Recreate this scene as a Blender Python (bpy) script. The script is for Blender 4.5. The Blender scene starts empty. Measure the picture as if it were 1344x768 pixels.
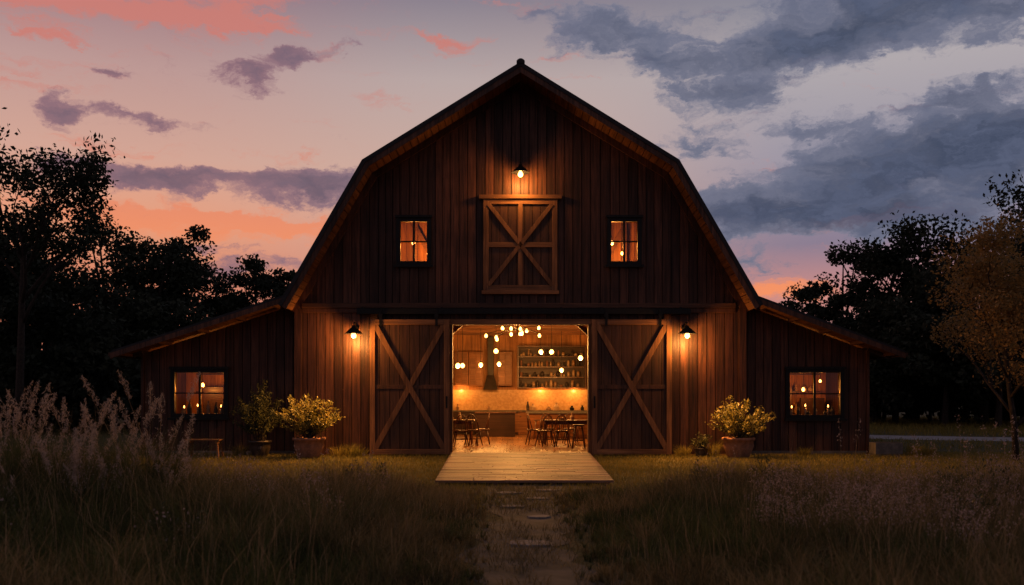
import bpy, math, random
import numpy as np
from mathutils import Vector, Matrix
random.seed(4); rng=np.random.default_rng(11)
scene=bpy.context.scene
CAMX,CAMY,CAMZ,F=-0.21,-24.0,1.5,1248.0

def lin(r,g,b):
    f=lambda c:(c/255/12.92) if c/255<=0.04045 else ((c/255+0.055)/1.055)**2.4
    return (f(r),f(g),f(b),1)
def survey(px,d):            # bearing + distance -> world x,y
    return ((px-672)/F*d+CAMX, d+CAMY)
def hgt(py,d): return CAMZ+(520-py)/F*d

# ---------------------------------------------------------------- node helpers
class NT:
    def __init__(s,tree): s.t=tree; s.n=tree.nodes; s.l=tree.links
    def node(s,typ,**kw):
        n=s.n.new(typ)
        for k,v in kw.items(): setattr(n,k,v)
        return n
    def put(s,sock,v):
        if isinstance(v,bpy.types.NodeSocket): s.l.new(v,sock)
        else: sock.default_value=v
    def m(s,op,a,b=None,c=None,clamp=False):
        n=s.node('ShaderNodeMath',operation=op); n.use_clamp=clamp
        s.put(n.inputs[0],a)
        if b is not None: s.put(n.inputs[1],b)
        if c is not None: s.put(n.inputs[2],c)
        return n.outputs[0]
    def v(s,op,a,b=None):
        n=s.node('ShaderNodeVectorMath',operation=op); s.put(n.inputs[0],a)
        if b is not None: s.put(n.inputs[1],b)
        return n.outputs['Value'] if op in('DOT_PRODUCT','LENGTH') else n.outputs[0]
    def mix(s,f,a,b,blend='MIX'):
        n=s.node('ShaderNodeMix',data_type='RGBA',blend_type=blend)
        s.put(n.inputs[0],f); s.put(n.inputs[6],a); s.put(n.inputs[7],b); return n.outputs[2]
    def noise(s,vec,scale,detail=4,rough=0.55,dist=0.0):
        n=s.node('ShaderNodeTexNoise'); s.put(n.inputs['Vector'],vec)
        n.inputs['Scale'].default_value=scale; n.inputs['Detail'].default_value=detail
        n.inputs['Roughness'].default_value=rough; n.inputs['Distortion'].default_value=dist
        return n.outputs['Fac']
    def rng(s,v,a,b,c=0.0,d=1.0,smooth=True):
        n=s.node('ShaderNodeMapRange'); n.interpolation_type='SMOOTHSTEP' if smooth else 'LINEAR'
        s.put(n.inputs[0],v)
        for i,x in enumerate((a,b,c,d)): n.inputs[i+1].default_value=x
        return n.outputs[0]
    def ramp(s,f,stops):
        n=s.node('ShaderNodeValToRGB'); e=n.color_ramp.elements
        while len(e)<len(stops): e.new(0.5)
        for el,(p,c) in zip(e,stops): el.position=p; el.color=c
        s.put(n.inputs[0],f); return n.outputs[0]

def newmat(name):
    m=bpy.data.materials.new(name); m.use_nodes=True
    nt=NT(m.node_tree); b=nt.n['Principled BSDF']
    return m,nt,b
def wood(name,c1,c2,axis='z',rough=0.55,bump=0.4,vary=0.5,spec=0.3):
    m,nt,b=newmat(name)
    tc=nt.node('ShaderNodeTexCoord').outputs['Object']
    isl=nt.node('ShaderNodeNewGeometry').outputs['Random Per Island']
    off=nt.node('ShaderNodeCombineXYZ'); 
    k=nt.m('MULTIPLY',isl,37.0)
    for i in range(3): nt.put(off.inputs[i],k)
    p=nt.v('ADD',tc,off.outputs[0])
    sc={'x':(0.8,16,16),'y':(16,0.8,16),'z':(16,16,0.8)}[axis]
    p=nt.v('MULTIPLY',p,sc)
    n1=nt.noise(p,1.0,6,0.65,0.6)
    n2=nt.noise(tc,0.7,3,0.6)
    f=nt.rng(n1,0.3,0.7)
    col=nt.mix(f,c2,c1)
    br=nt.m('ADD',nt.m('MULTIPLY',isl,vary),1.0-vary*0.5)
    br=nt.m('MULTIPLY',br,nt.rng(n2,0.25,0.75,0.6,1.3))
    cc=nt.node('ShaderNodeCombineXYZ')
    for i in range(3): nt.put(cc.inputs[i],br)
    col=nt.mix(1.0,col,cc.outputs[0],'MULTIPLY')
    nt.put(b.inputs['Base Color'],col)
    nt.put(b.inputs['Roughness'],nt.rng(n1,0.2,0.8,rough+0.15,rough-0.1))
    b.inputs['Specular IOR Level'].default_value=spec
    bp=nt.node('ShaderNodeBump'); bp.inputs['Strength'].default_value=bump; bp.inputs['Distance'].default_value=0.01
    nt.put(bp.inputs['Height'],n1); nt.put(b.inputs['Normal'],bp.outputs[0])
    return m
def mottled(name,c1,c2,scale=8,rough=0.8,metal=0,bump=0.3,island=0.0,spec=0.3,trans=0.0):
    m,nt,b=newmat(name)
    tc=nt.node('ShaderNodeTexCoord').outputs['Object']
    n=nt.noise(tc,scale,5,0.6)
    f=nt.rng(n,0.35,0.65)
    if island>0:
        isl=nt.node('ShaderNodeNewGeometry').outputs['Random Per Island']
        f=nt.m('ADD',nt.m('MULTIPLY',isl,island),nt.m('MULTIPLY',f,1-island))
    nt.put(b.inputs['Base Color'],nt.mix(f,c1,c2))
    b.inputs['Roughness'].default_value=rough; b.inputs['Metallic'].default_value=metal
    b.inputs['Specular IOR Level'].default_value=spec
    if bump>0:
        bp=nt.node('ShaderNodeBump'); bp.inputs['Strength'].default_value=bump; bp.inputs['Distance'].default_value=0.01
        nt.put(bp.inputs['Height'],n); nt.put(b.inputs['Normal'],bp.outputs[0])
    if trans>0:
        out=nt.n['Material Output']; tr=nt.node('ShaderNodeBsdfTranslucent')
        nt.put(tr.inputs[0],nt.mix(f,c1,c2)); mx=nt.node('ShaderNodeMixShader'); mx.inputs[0].default_value=trans
        nt.l.new(b.outputs[0],mx.inputs[1]); nt.l.new(tr.outputs[0],mx.inputs[2]); nt.l.new(mx.outputs[0],out.inputs[0])
    return m
def c(r,g,b): return (r,g,b,1)

M={}
M['siding']=wood('dark_stained_siding',c(0.100,0.037,0.019),c(0.026,0.011,0.007),'z',0.5,0.8,1.0)
M['siding_back']=wood('siding_backing',c(0.02,0.01,0.006),c(0.01,0.006,0.004),'z',0.8,0.2,0.2)
M['trim_z']=wood('brown_trim_vertical',c(0.26,0.115,0.045),c(0.11,0.045,0.018),'z',0.5,0.5,0.4)
M['trim_x']=wood('brown_trim_horizontal',c(0.26,0.115,0.045),c(0.11,0.045,0.018),'x',0.5,0.5,0.4)
M['band']=wood('dark_band_board',c(0.11,0.045,0.022),c(0.05,0.021,0.012),'x',0.5,0.5,0.4)
M['door']=wood('door_boards',c(0.095,0.040,0.020),c(0.036,0.016,0.009),'z',0.5,0.5,0.6)
M['soffit']=wood('soffit_boards',c(0.18,0.07,0.03),c(0.08,0.032,0.014),'y',0.55,0.4,0.5)
M['int_wall']=wood('interior_pine_boards',c(0.48,0.20,0.060),c(0.25,0.095,0.027),'z',0.5,0.3,0.3)
M['int_floor']=wood('interior_floor_boards',c(0.36,0.17,0.065),c(0.20,0.09,0.035),'y',0.3,0.2,0.4,0.5)
M['int_beam']=wood('interior_beams',c(0.22,0.09,0.035),c(0.12,0.048,0.018),'x',0.5,0.3,0.3)
M['deck']=wood('deck_planks',c(0.20,0.108,0.078),c(0.085,0.048,0.036),'x',0.50,0.5,0.9,0.4)
M['furn']=wood('furniture_wood',c(0.13,0.048,0.016),c(0.05,0.02,0.007),'z',0.35,0.1,0.2,0.5)
M['cab']=wood('cabinet_wood',c(0.30,0.12,0.038),c(0.17,0.066,0.02),'x',0.4,0.2,0.3)
M['cab_d']=wood('cabinet_dark',c(0.05,0.022,0.012),c(0.03,0.014,0.008),'x',0.4,0.2,0.3)
M['roof']=mottled('dark_roof_metal',c(0.012,0.011,0.012),c(0.022,0.020,0.022),3,0.6,0.0,0.2)
M['black']=mottled('black_painted_steel',c(0.012,0.012,0.013),c(0.02,0.019,0.018),20,0.45,0.6,0.1)
M['terra']=mottled('terracotta',c(0.30,0.14,0.08),c(0.18,0.085,0.05),9,0.8,0,0.4)
M['darkpot']=mottled('dark_glazed_pot',c(0.05,0.035,0.03),c(0.03,0.025,0.02),9,0.5,0,0.2)
M['soil']=mottled('soil',c(0.03,0.02,0.012),c(0.05,0.035,0.02),20,0.95,0,0.6)
M['stone']=mottled('flagstone',c(0.16,0.135,0.12),c(0.10,0.085,0.076),7,0.85,0,0.6)
M['conc']=mottled('weathered_concrete',c(0.16,0.14,0.12),c(0.10,0.09,0.08),7,0.9,0,0.4)
M['ceram']=mottled('ceramic',c(0.5,0.34,0.2),c(0.22,0.11,0.05),4,0.3,0,0,0.8,0.5)
M['tile']=mottled('backsplash_tile',c(0.62,0.38,0.17),c(0.48,0.27,0.11),12,0.25,0,0.1)
M['bark']=mottled('bark',c(0.045,0.032,0.024),c(0.02,0.015,0.012),12,0.9,0,0.8)
M['leaf_far']=mottled('distant_foliage',c(0.018,0.025,0.018),c(0.040,0.046,0.028),0.4,0.8,0,0,0.5,0.1,0.1)
M['leaf_tree']=mottled('bronze_foliage',c(0.40,0.215,0.065),c(0.18,0.13,0.045),2,0.6,0,0,0.7,0.2,0.35)
M['leaf_pot']=mottled('potted_foliage',c(0.26,0.19,0.04),c(0.075,0.085,0.022),4,0.5,0,0,0.7,0.3,0.3)
M['leaf_shrub']=mottled('shrub_foliage',c(0.08,0.08,0.03),c(0.04,0.045,0.018),4,0.6,0,0,0.7,0.2,0.2)
M['lawn']=mottled('lawn_blades',c(0.26,0.19,0.045),c(0.10,0.10,0.026),1.2,0.7,0,0,0.5,0.1,0.3)
M['meadow']=mottled('meadow_blades',c(0.26,0.19,0.085),c(0.032,0.036,0.015),1.6,0.8,0,0,0.45,0.1,0.25)
M['meadow_g']=mottled('green_blades',c(0.12,0.125,0.04),c(0.030,0.040,0.014),1.3,0.8,0,0,0.5,0.1,0.25)
M['dry']=mottled('dry_stems',c(0.38,0.27,0.15),c(0.18,0.125,0.07),1,0.8,0,0,0.6,0.1,0.25)
M['plume']=mottled('plume_tufts',c(0.50,0.39,0.31),c(0.27,0.21,0.165),1,0.8,0,0,0.6,0.1,0.35)
M['flower']=mottled('mauve_seedheads',c(0.44,0.33,0.29),c(0.17,0.13,0.11),1,0.8,0,0,0.7,0.1,0.3)
# glass
m,nt,b=newmat('window_glass'); nt.n.remove(b)
gl=nt.node('ShaderNodeBsdfGlossy'); gl.inputs['Roughness'].default_value=0.05
tr=nt.node('ShaderNodeBsdfTransparent'); tr.inputs[0].default_value=(0.95,0.9,0.85,1)
mx=nt.node('ShaderNodeMixShader'); mx.inputs[0].default_value=0.05
nt.l.new(tr.outputs[0],mx.inputs[1]); nt.l.new(gl.outputs[0],mx.inputs[2]); nt.l.new(mx.outputs[0],nt.n['Material Output'].inputs[0])
M['glass']=m
def emis(name,col,s):
    m,nt,b=newmat(name); b.inputs['Base Color'].default_value=(0.8,0.6,0.4,1)
    b.inputs['Emission Color'].default_value=col; b.inputs['Emission Strength'].default_value=s
    return m
M['bulb']=emis('lit_bulb',(1,0.42,0.09,1),10.0)

# ---------------------------------------------------------------- mesh helpers
def empty(name,loc=(0,0,0),parent=None):
    o=bpy.data.objects.new(name,None); o.location=loc; scene.collection.objects.link(o)
    if parent: o.parent=parent
    return o
class MB:
    def __init__(s): s.v=[]; s.f=[]; s.mi=[]; s.mats=[]; s.cur=0
    def mat(s,k):
        if M[k] not in s.mats: s.mats.append(M[k])
        s.cur=s.mats.index(M[k]); return s
    def add(s,vs,fs):
        o=len(s.v); s.v+= [tuple(x) for x in vs]; s.f+=[tuple(i+o for i in f) for f in fs]; s.mi+=[s.cur]*len(fs)
    def hexa(s,vs): # 0-3 bottom ccw,4-7 top
        s.add(vs,[(0,3,2,1),(4,5,6,7),(0,1,5,4),(1,2,6,5),(2,3,7,6),(3,0,4,7)])
    def box(s,x0,x1,y0,y1,z0,z1):
        s.hexa([(x0,y0,z0),(x1,y0,z0),(x1,y1,z0),(x0,y1,z0),(x0,y0,z1),(x1,y0,z1),(x1,y1,z1),(x0,y1,z1)])
    def beam(s,p,q,w,d,up=(0,1,0)):
        p=Vector(p);q=Vector(q);a=(q-p).normalized();u=Vector(up);u=(u-a*u.dot(a)).normalized();r=a.cross(u)
        vs=[]
        for e in (p,q):
            for i,j in((-1,-1),(1,-1),(1,1),(-1,1)): vs.append(e+r*(w/2*i)+u*(d/2*j))
        s.hexa(vs)
    def tube(s,pts,rads,n=8):
        pts=[Vector(p) for p in pts]; vs=[];fs=[]
        for i,p in enumerate(pts):
            a=(pts[min(i+1,len(pts)-1)]-pts[max(i-1,0)]).normalized()
            u=Vector((0,0,1)) if abs(a.z)<0.9 else Vector((1,0,0)); u=(u-a*u.dot(a)).normalized(); r=a.cross(u)
            for k in range(n):
                t=2*math.pi*k/n; vs.append(p+(u*math.cos(t)+r*math.sin(t))*rads[i])
        for i in range(len(pts)-1):
            for k in range(n): fs.append((i*n+k,i*n+(k+1)%n,(i+1)*n+(k+1)%n,(i+1)*n+k))
        fs.append(tuple(range(n))[::-1]); fs.append(tuple((len(pts)-1)*n+k for k in range(n)))
        s.add(vs,fs)
    def lathe(s,cx,cy,prof,n=20,z0=0):
        vs=[];fs=[]
        for r,z in prof:
            for k in range(n):
                t=2*math.pi*k/n; vs.append((cx+r*math.cos(t),cy+r*math.sin(t),z0+z))
        for i in range(len(prof)-1):
            for k in range(n): fs.append((i*n+k,i*n+(k+1)%n,(i+1)*n+(k+1)%n,(i+1)*n+k))
        fs.append(tuple(range(n))[::-1]); fs.append(tuple((len(prof)-1)*n+k for k in range(n)))
        s.add(vs,fs)
    def obj(s,name,parent=None,loc=None,smooth=False,bevel=0):
        me=bpy.data.meshes.new(name); me.from_pydata(s.v,[],s.f)
        for m in s.mats: me.materials.append(m)
        me.polygons.foreach_set('material_index',s.mi)
        if smooth: me.polygons.foreach_set('use_smooth',[True]*len(s.f))
        me.update(); o=bpy.data.objects.new(name,me); scene.collection.objects.link(o)
        if parent: o.parent=parent
        if loc: o.location=loc
        if bevel:
            b=o.modifiers.new('bevel','BEVEL'); b.width=bevel; b.segments=2; b.limit_method='ANGLE'
        return o
def npmesh(name,V,tmpl_loops,tmpl_starts,nv,mat,parent=None,loc=None):
    N=len(V)//nv
    L=(np.arange(N)[:,None]*nv+np.array(tmpl_loops)[None,:]).ravel().astype(np.int32)
    nl=len(tmpl_loops)
    S=(np.arange(N)[:,None]*nl+np.array(tmpl_starts)[None,:]).ravel().astype(np.int32)
    me=bpy.data.meshes.new(name)
    me.vertices.add(len(V)); me.vertices.foreach_set('co',V.astype(np.float32).ravel())
    me.loops.add(len(L)); me.loops.foreach_set('vertex_index',L)
    me.polygons.add(len(S)); me.polygons.foreach_set('loop_start',S)
    me.materials.append(mat); me.update(calc_edges=True); me.validate()
    o=bpy.data.objects.new(name,me); scene.collection.objects.link(o)
    if parent: o.parent=parent
    if loc: o.location=loc
    return o
def unit(a): return a/np.maximum(np.linalg.norm(a,axis=1,keepdims=True),1e-9)
def leaves(name,C,size,mat,parent=None,aspect=0.45,flat=0.0,dirs=None):
    C=np.asarray(C); N=len(C)
    d=rng.normal(size=(N,3)) if dirs is None else dirs+rng.normal(size=(N,3))*0.5
    d[:,2]*=(1-flat); d=unit(d); w=unit(np.cross(d,rng.normal(size=(N,3))))
    s=(size*rng.uniform(0.6,1.3,N))[:,None]
    V=np.stack([C-d*s*0.5,C+w*s*aspect*0.5+d*s*0.05,C+d*s*0.5,C-w*s*aspect*0.5+d*s*0.05],1).reshape(-1,3)
    return npmesh(name,V,[0,1,2,3],[0],4,mat,parent)
def blades(name,B,H,W,lean,mat,parent=None,az=None):
    N=len(B); az=rng.uniform(0,2*np.pi,N) if az is None else az
    d=np.stack([np.cos(az),np.sin(az),np.zeros(N)],1); fa=rng.uniform(0,2*np.pi,N)
    p=np.stack([np.cos(fa),np.sin(fa),np.zeros(N)],1)
    up=np.array([0,0,1.0]); H=H[:,None];W=W[:,None];lean=lean[:,None]
    mid=B+up*H*0.55+d*H*lean*0.3; tip=B+up*H*(1-0.25*lean)+d*H*lean
    V=np.stack([B-p*W/2,B+p*W/2,mid-p*W*0.4,mid+p*W*0.4,tip],1).reshape(-1,3)
    return npmesh(name,V,[0,1,3,2,2,3,4],[0,4],5,mat,parent)
def light(name,loc,power,col=(1,0.50,0.16),r=0.05,parent=None):
    l=bpy.data.lights.new(name,'POINT'); l.energy=power; l.color=col; l.shadow_soft_size=r
    o=bpy.data.objects.new(name,l); o.location=loc; scene.collection.objects.link(o)
    if parent: o.parent=parent
    return o

# ================================================================= BARN
barn=empty('barn')
DEPTH=14.0; WX=5.6; OV=0.9
def under(x):
    x=abs(x); return min(9.55-0.235-0.6184*x, 7.2-1.723*(x-3.58))
door_o=(-1.77,1.77,0.0,3.30)
winL=(-3.04,-2.33); winR=(2.27,2.97)
def strips(mb,xs,topf,holes,y0,y1,z0,gap):
    for a,b in zip(xs[:-1],xs[1:]):
        a2,b2=a+gap/2,b-gap/2; mid=(a+b)/2
        segs=[(z0,None)]
        for h in holes:
            if h[0]-1e-6<=mid<=h[1]+1e-6:
                new=[]
                for s0,s1 in segs:
                    if (s1 is None or h[2]<s1) and h[3]>s0:
                        if h[2]>s0+0.01: new.append((s0,h[2]))
                        new.append((h[3],s1))
                    else: new.append((s0,s1))
                segs=new
        for s0,s1 in segs:
            ta=topf(a2) if s1 is None else s1; tb=topf(b2) if s1 is None else s1
            j=random.uniform(-0.006,0.006)
            mb.hexa([(a2,y0+j,s0),(b2,y0+j,s0),(b2,y1,s0),(a2,y1,s0),(a2,y0+j,ta),(b2,y0+j,tb),(b2,y1,tb),(a2,y1,ta)])
def grid(lo,hi,step,br):
    pts=sorted(set([lo,hi]+[b for b in br if lo<b<hi])); out=[]
    for a,b in zip(pts[:-1],pts[1:]):
        n=max(1,round((b-a)/step)); out+=[a+(b-a)*i/n for i in range(n)]
    return out+[hi]
holes=[door_o,(winL[0],winL[1],4.88,5.92),(winR[0],winR[1],4.88,5.92)]
br=[0,3.58,-3.58]+[h[i] for h in holes for i in(0,1)]
mb=MB().mat('siding'); strips(mb,grid(-WX,WX,0.215,br),under,holes,0.0,0.035,0.0,0.018)
mb.obj('front_siding',barn)
mb=MB().mat('siding_back'); strips(mb,grid(-WX,WX,1.5,br),lambda x:under(x)-0.002,holes,0.036,0.12,0.0,0.0)
mb.obj('front_sheathing',barn)
mb=MB().mat('band')
mb.box(-5.5,5.42,-0.09,-0.008,3.72,3.84)
mb.mat('siding').box(-5.5,5.42,-0.05,-0.008,3.60,3.717)
mb.obj('header_band',barn,bevel=0.006)
mb=MB().mat('siding')
for sx in(-1,1): mb.box(sx*WX-0.09,sx*WX+0.09,-0.06,-0.008,0,3.70)
mb.obj('corner_boards',barn)
mb=MB().mat('black'); mb.box(-4.1,4.27,-0.2,-0.095,3.56,3.70)
for x in(-3.5,-2.1,2.15,3.5):
    mb.box(x-0.03,x+0.03,-0.235,-0.208,3.25,3.68); mb.tube([(x,-0.245,3.52),(x,-0.2,3.52)],[0.055,0.055],12)
for i in range(9): mb.box(-4.0+i*1.0,-3.95+i*1.0,-0.14,-0.092,3.702,3.735)
mb.obj('door_track',barn)
mb=MB().mat('trim_z')
for s in(-1,1): mb.box(s*1.77-0.06,s*1.77+0.06,-0.05,0.2,0,3.30)
mb.mat('trim_x').box(-1.83,1.83,-0.055,0.2,3.302,3.44)
mb.obj('door_casing',barn,bevel=0.005)

def sliding_door(x0,x1,z0,z1,name):
    mb=MB().mat('door'); n=8; w=(x1-x0)/n
    for i in range(n): mb.box(x0+i*w+0.006,x0+(i+1)*w-0.006,-0.17,-0.14,z0,z1)
    mb.mat('siding_back').box(x0+.01,x1-.01,-.139,-.12,z0,z1)
    F0,F1=-0.215,-0.171; t=0.13
    mb.mat('trim_z'); mb.box(x0,x0+t,F0,F1,z0,z1); mb.box(x1-t,x1,F0,F1,z0,z1)
    mb.mat('trim_x'); mb.box(x0+t+.002,x1-t-.002,F0,F1,z1-t,z1); mb.box(x0+t+.002,x1-t-.002,F0,F1,z0,z0+t)
    mb.mat('trim_z')
    a=(x0+t,-0.190,z0+t);b_=(x1-t,-0.190,z1-t); mb.beam(a,b_,0.13,0.036)
    mb.beam((x0+t,-0.196,z1-t),(x1-t,-0.196,z0+t),0.13,0.036)
    mb.mat('door').box(x0+t+.002,x1-t-.002,-0.1855,-0.1712,(z0+z1)/2-0.05,(z0+z1)/2+0.05)
    hx=(x0+0.045,x0+0.085) if x0>0 else (x1-0.085,x1-0.045)
    mb.mat('black').box(hx[0],hx[1],-0.25,-0.217,1.2,1.5)
    mb.obj(name,barn,bevel=0.004)
sliding_door(-3.77,-1.78,0.04,3.42,'sliding_door_west'); sliding_door(1.79,3.79,0.04,3.42,'sliding_door_east')

mb=MB(); x0,x1,z0,z1=-0.93,0.93,4.16,6.46
mb.mat('door')
for i in range(9):
    w=(x1-x0)/9; mb.box(x0+i*w+.006,x0+(i+1)*w-.006,-0.05,-0.01,z0,z1)
t=0.13
mb.mat('trim_z'); mb.box(x0,x0+t,-0.09,-0.051,z0,z1); mb.box(x1-t,x1,-0.09,-0.051,z0,z1)
mb.box(-0.055,0.055,-0.085,-0.051,z0+t,z1-t)
mb.mat('trim_x'); mb.box(x0+t,x1-t,-0.088,-0.051,z1-t,z1); mb.box(x0+t,x1-t,-0.088,-0.051,z0,z0+t)
zc=(z0+z1)/2; mb.box(x0+t,-0.057,-0.083,-0.051,zc-.06,zc+.06); mb.box(0.057,x1-t,-0.083,-0.051,zc-.06,zc+.06)
mb.mat('trim_z')
for s in(-1,1):
    mb.beam((s*0.80,-0.094,z0+t),(0,-0.094,zc),0.10,0.024); mb.beam((s*0.80,-0.094,z1-t),(0,-0.094,zc),0.10,0.024)
mb.mat('trim_x').box(x0-0.11,x1+0.11,-0.13,-0.008,z1+.003,z1+0.10)
mb.box(x0-0.04,x1+0.04,-0.12,-0.008,z0-0.09,z0-0.002)
mb.obj('hay_loft_door',barn,bevel=0.004)

def window(x0,x1,z0,z1,y,nx,nz,name):
    mb=MB().mat('black'); t=0.085
    mb.box(x0-t,x0+0.02,y-0.06,y+0.06,z0-t,z1+t); mb.box(x1-0.02,x1+t,y-0.06,y+0.06,z0-t,z1+t)
    mb.box(x0+.022,x1-.022,y-0.058,y+0.06,z1-0.02,z1+t); mb.box(x0+.022,x1-.022,y-0.058,y+0.06,z0-t,z0+0.02)
    mb.box(x0-t-.05,x1+t+.05,y-0.13,y-0.062,z0-t-.05,z0-t+.01)
    mb.box(x0-t-.03,x1+t+.03,y-0.11,y-0.062,z1+t-.01,z1+t+.05)
    for i in range(1,nx): xx=x0+(x1-x0)*i/nx; mb.box(xx-.026,xx+.026,y-0.03,y+0.03,z0+.02,z1-.02)
    for i in range(1,nz): zz=z0+(z1-z0)*i/nz; mb.box(x0+.02,x1-.02,y-0.026,y+0.026,zz-.016,zz+.016)
    mb.mat('glass').add([(x0,y+.035,z0),(x1,y+.035,z0),(x1,y+.035,z1),(x0,y+.035,z1)],[(0,1,2,3)])
    mb.obj(name,barn)
window(winL[0],winL[1],4.88,5.92,0.0,2,2,'loft_window_west'); window(winR[0],winR[1],4.88,5.92,0.0,2,2,'loft_window_east')

def profile_prism(mb,P,y0,y1):
    n=len(P); vs=[(x,y0,z) for x,z in P]+[(x,y1,z) for x,z in P]
    mb.add(vs,[tuple(range(n)),tuple(range(n,2*n))[::-1]]+[(i,(i+1)%n,(i+1)%n+n,i+n)[::-1] for i in range(n)])
PK=(0,9.55);KN=(3.81,7.2);EV=(5.84,3.70)
roofc=MB().mat('roof'); sof=MB().mat('soffit'); fas=MB().mat('siding')
def offs(t):
    a1=Vector((KN[0]-PK[0],KN[1]-PK[1])).normalized(); n1=Vector((a1.y,-a1.x))
    a2=Vector((EV[0]-KN[0],EV[1]-KN[1])).normalized(); n2=Vector((a2.y,-a2.x))
    pk=(0,PK[1]+ n1.y*t - a1.y/a1.x*(n1.x*t))
    p1=Vector(KN)+n1*t; p2=Vector(KN)+n2*t
    d=a1.x*(-a2.y)-(-a2.x)*a1.y; r=p2-p1; s=(r.x*(-a2.y)-(-a2.x)*r.y)/d
    kn=p1+a1*s; ev=Vector(EV)+n2*t
    return [pk,tuple(kn),tuple(ev)]
def layer(mb,t0,t1,y0,y1):
    A=offs(t0);B=offs(t1)
    for s in(-1,1):
        for i in(0,1):
            P=[(s*A[i][0],A[i][1]),(s*A[i+1][0],A[i+1][1]),(s*B[i+1][0],B[i+1][1]),(s*B[i][0],B[i][1])]
            profile_prism(mb,P,y0,y1)
layer(roofc,-0.05,0.045,-OV-0.06,DEPTH+0.6)
roofc.obj('gambrel_roof',barn)
A=offs(0.047);B=offs(0.10)
for s in(-1,1):
    for i in(0,1):
        L=math.dist(A[i],A[i+1]); n=round(L/0.2)
        for k in range(n):
            f0,f1=k/n+0.002,(k+1)/n-0.002
            l=lambda U,f:(s*(U[i][0]+(U[i+1][0]-U[i][0])*f),U[i][1]+(U[i+1][1]-U[i][1])*f)
            profile_prism(sof,[l(A,f0),l(A,f1),l(B,f1),l(B,f0)],-OV,DEPTH+0.5)
sof.obj('soffit_boards',barn)
layer(fas,0.047,0.17,-OV-0.045,-OV-0.002); 
layer(fas,0.104,0.26,-0.055,-0.008)
fas.obj('rake_fascia',barn)
mb=MB().mat('roof'); mb.box(-0.10,0.10,-OV-0.08,DEPTH+.6,9.57,9.63)
mb.lathe(0,-OV+0.02,[(0.07,0),(0.09,0.03),(0.09,0.07),(0.05,0.10)],12,9.60)
mb.obj('ridge_cap',barn)

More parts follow.
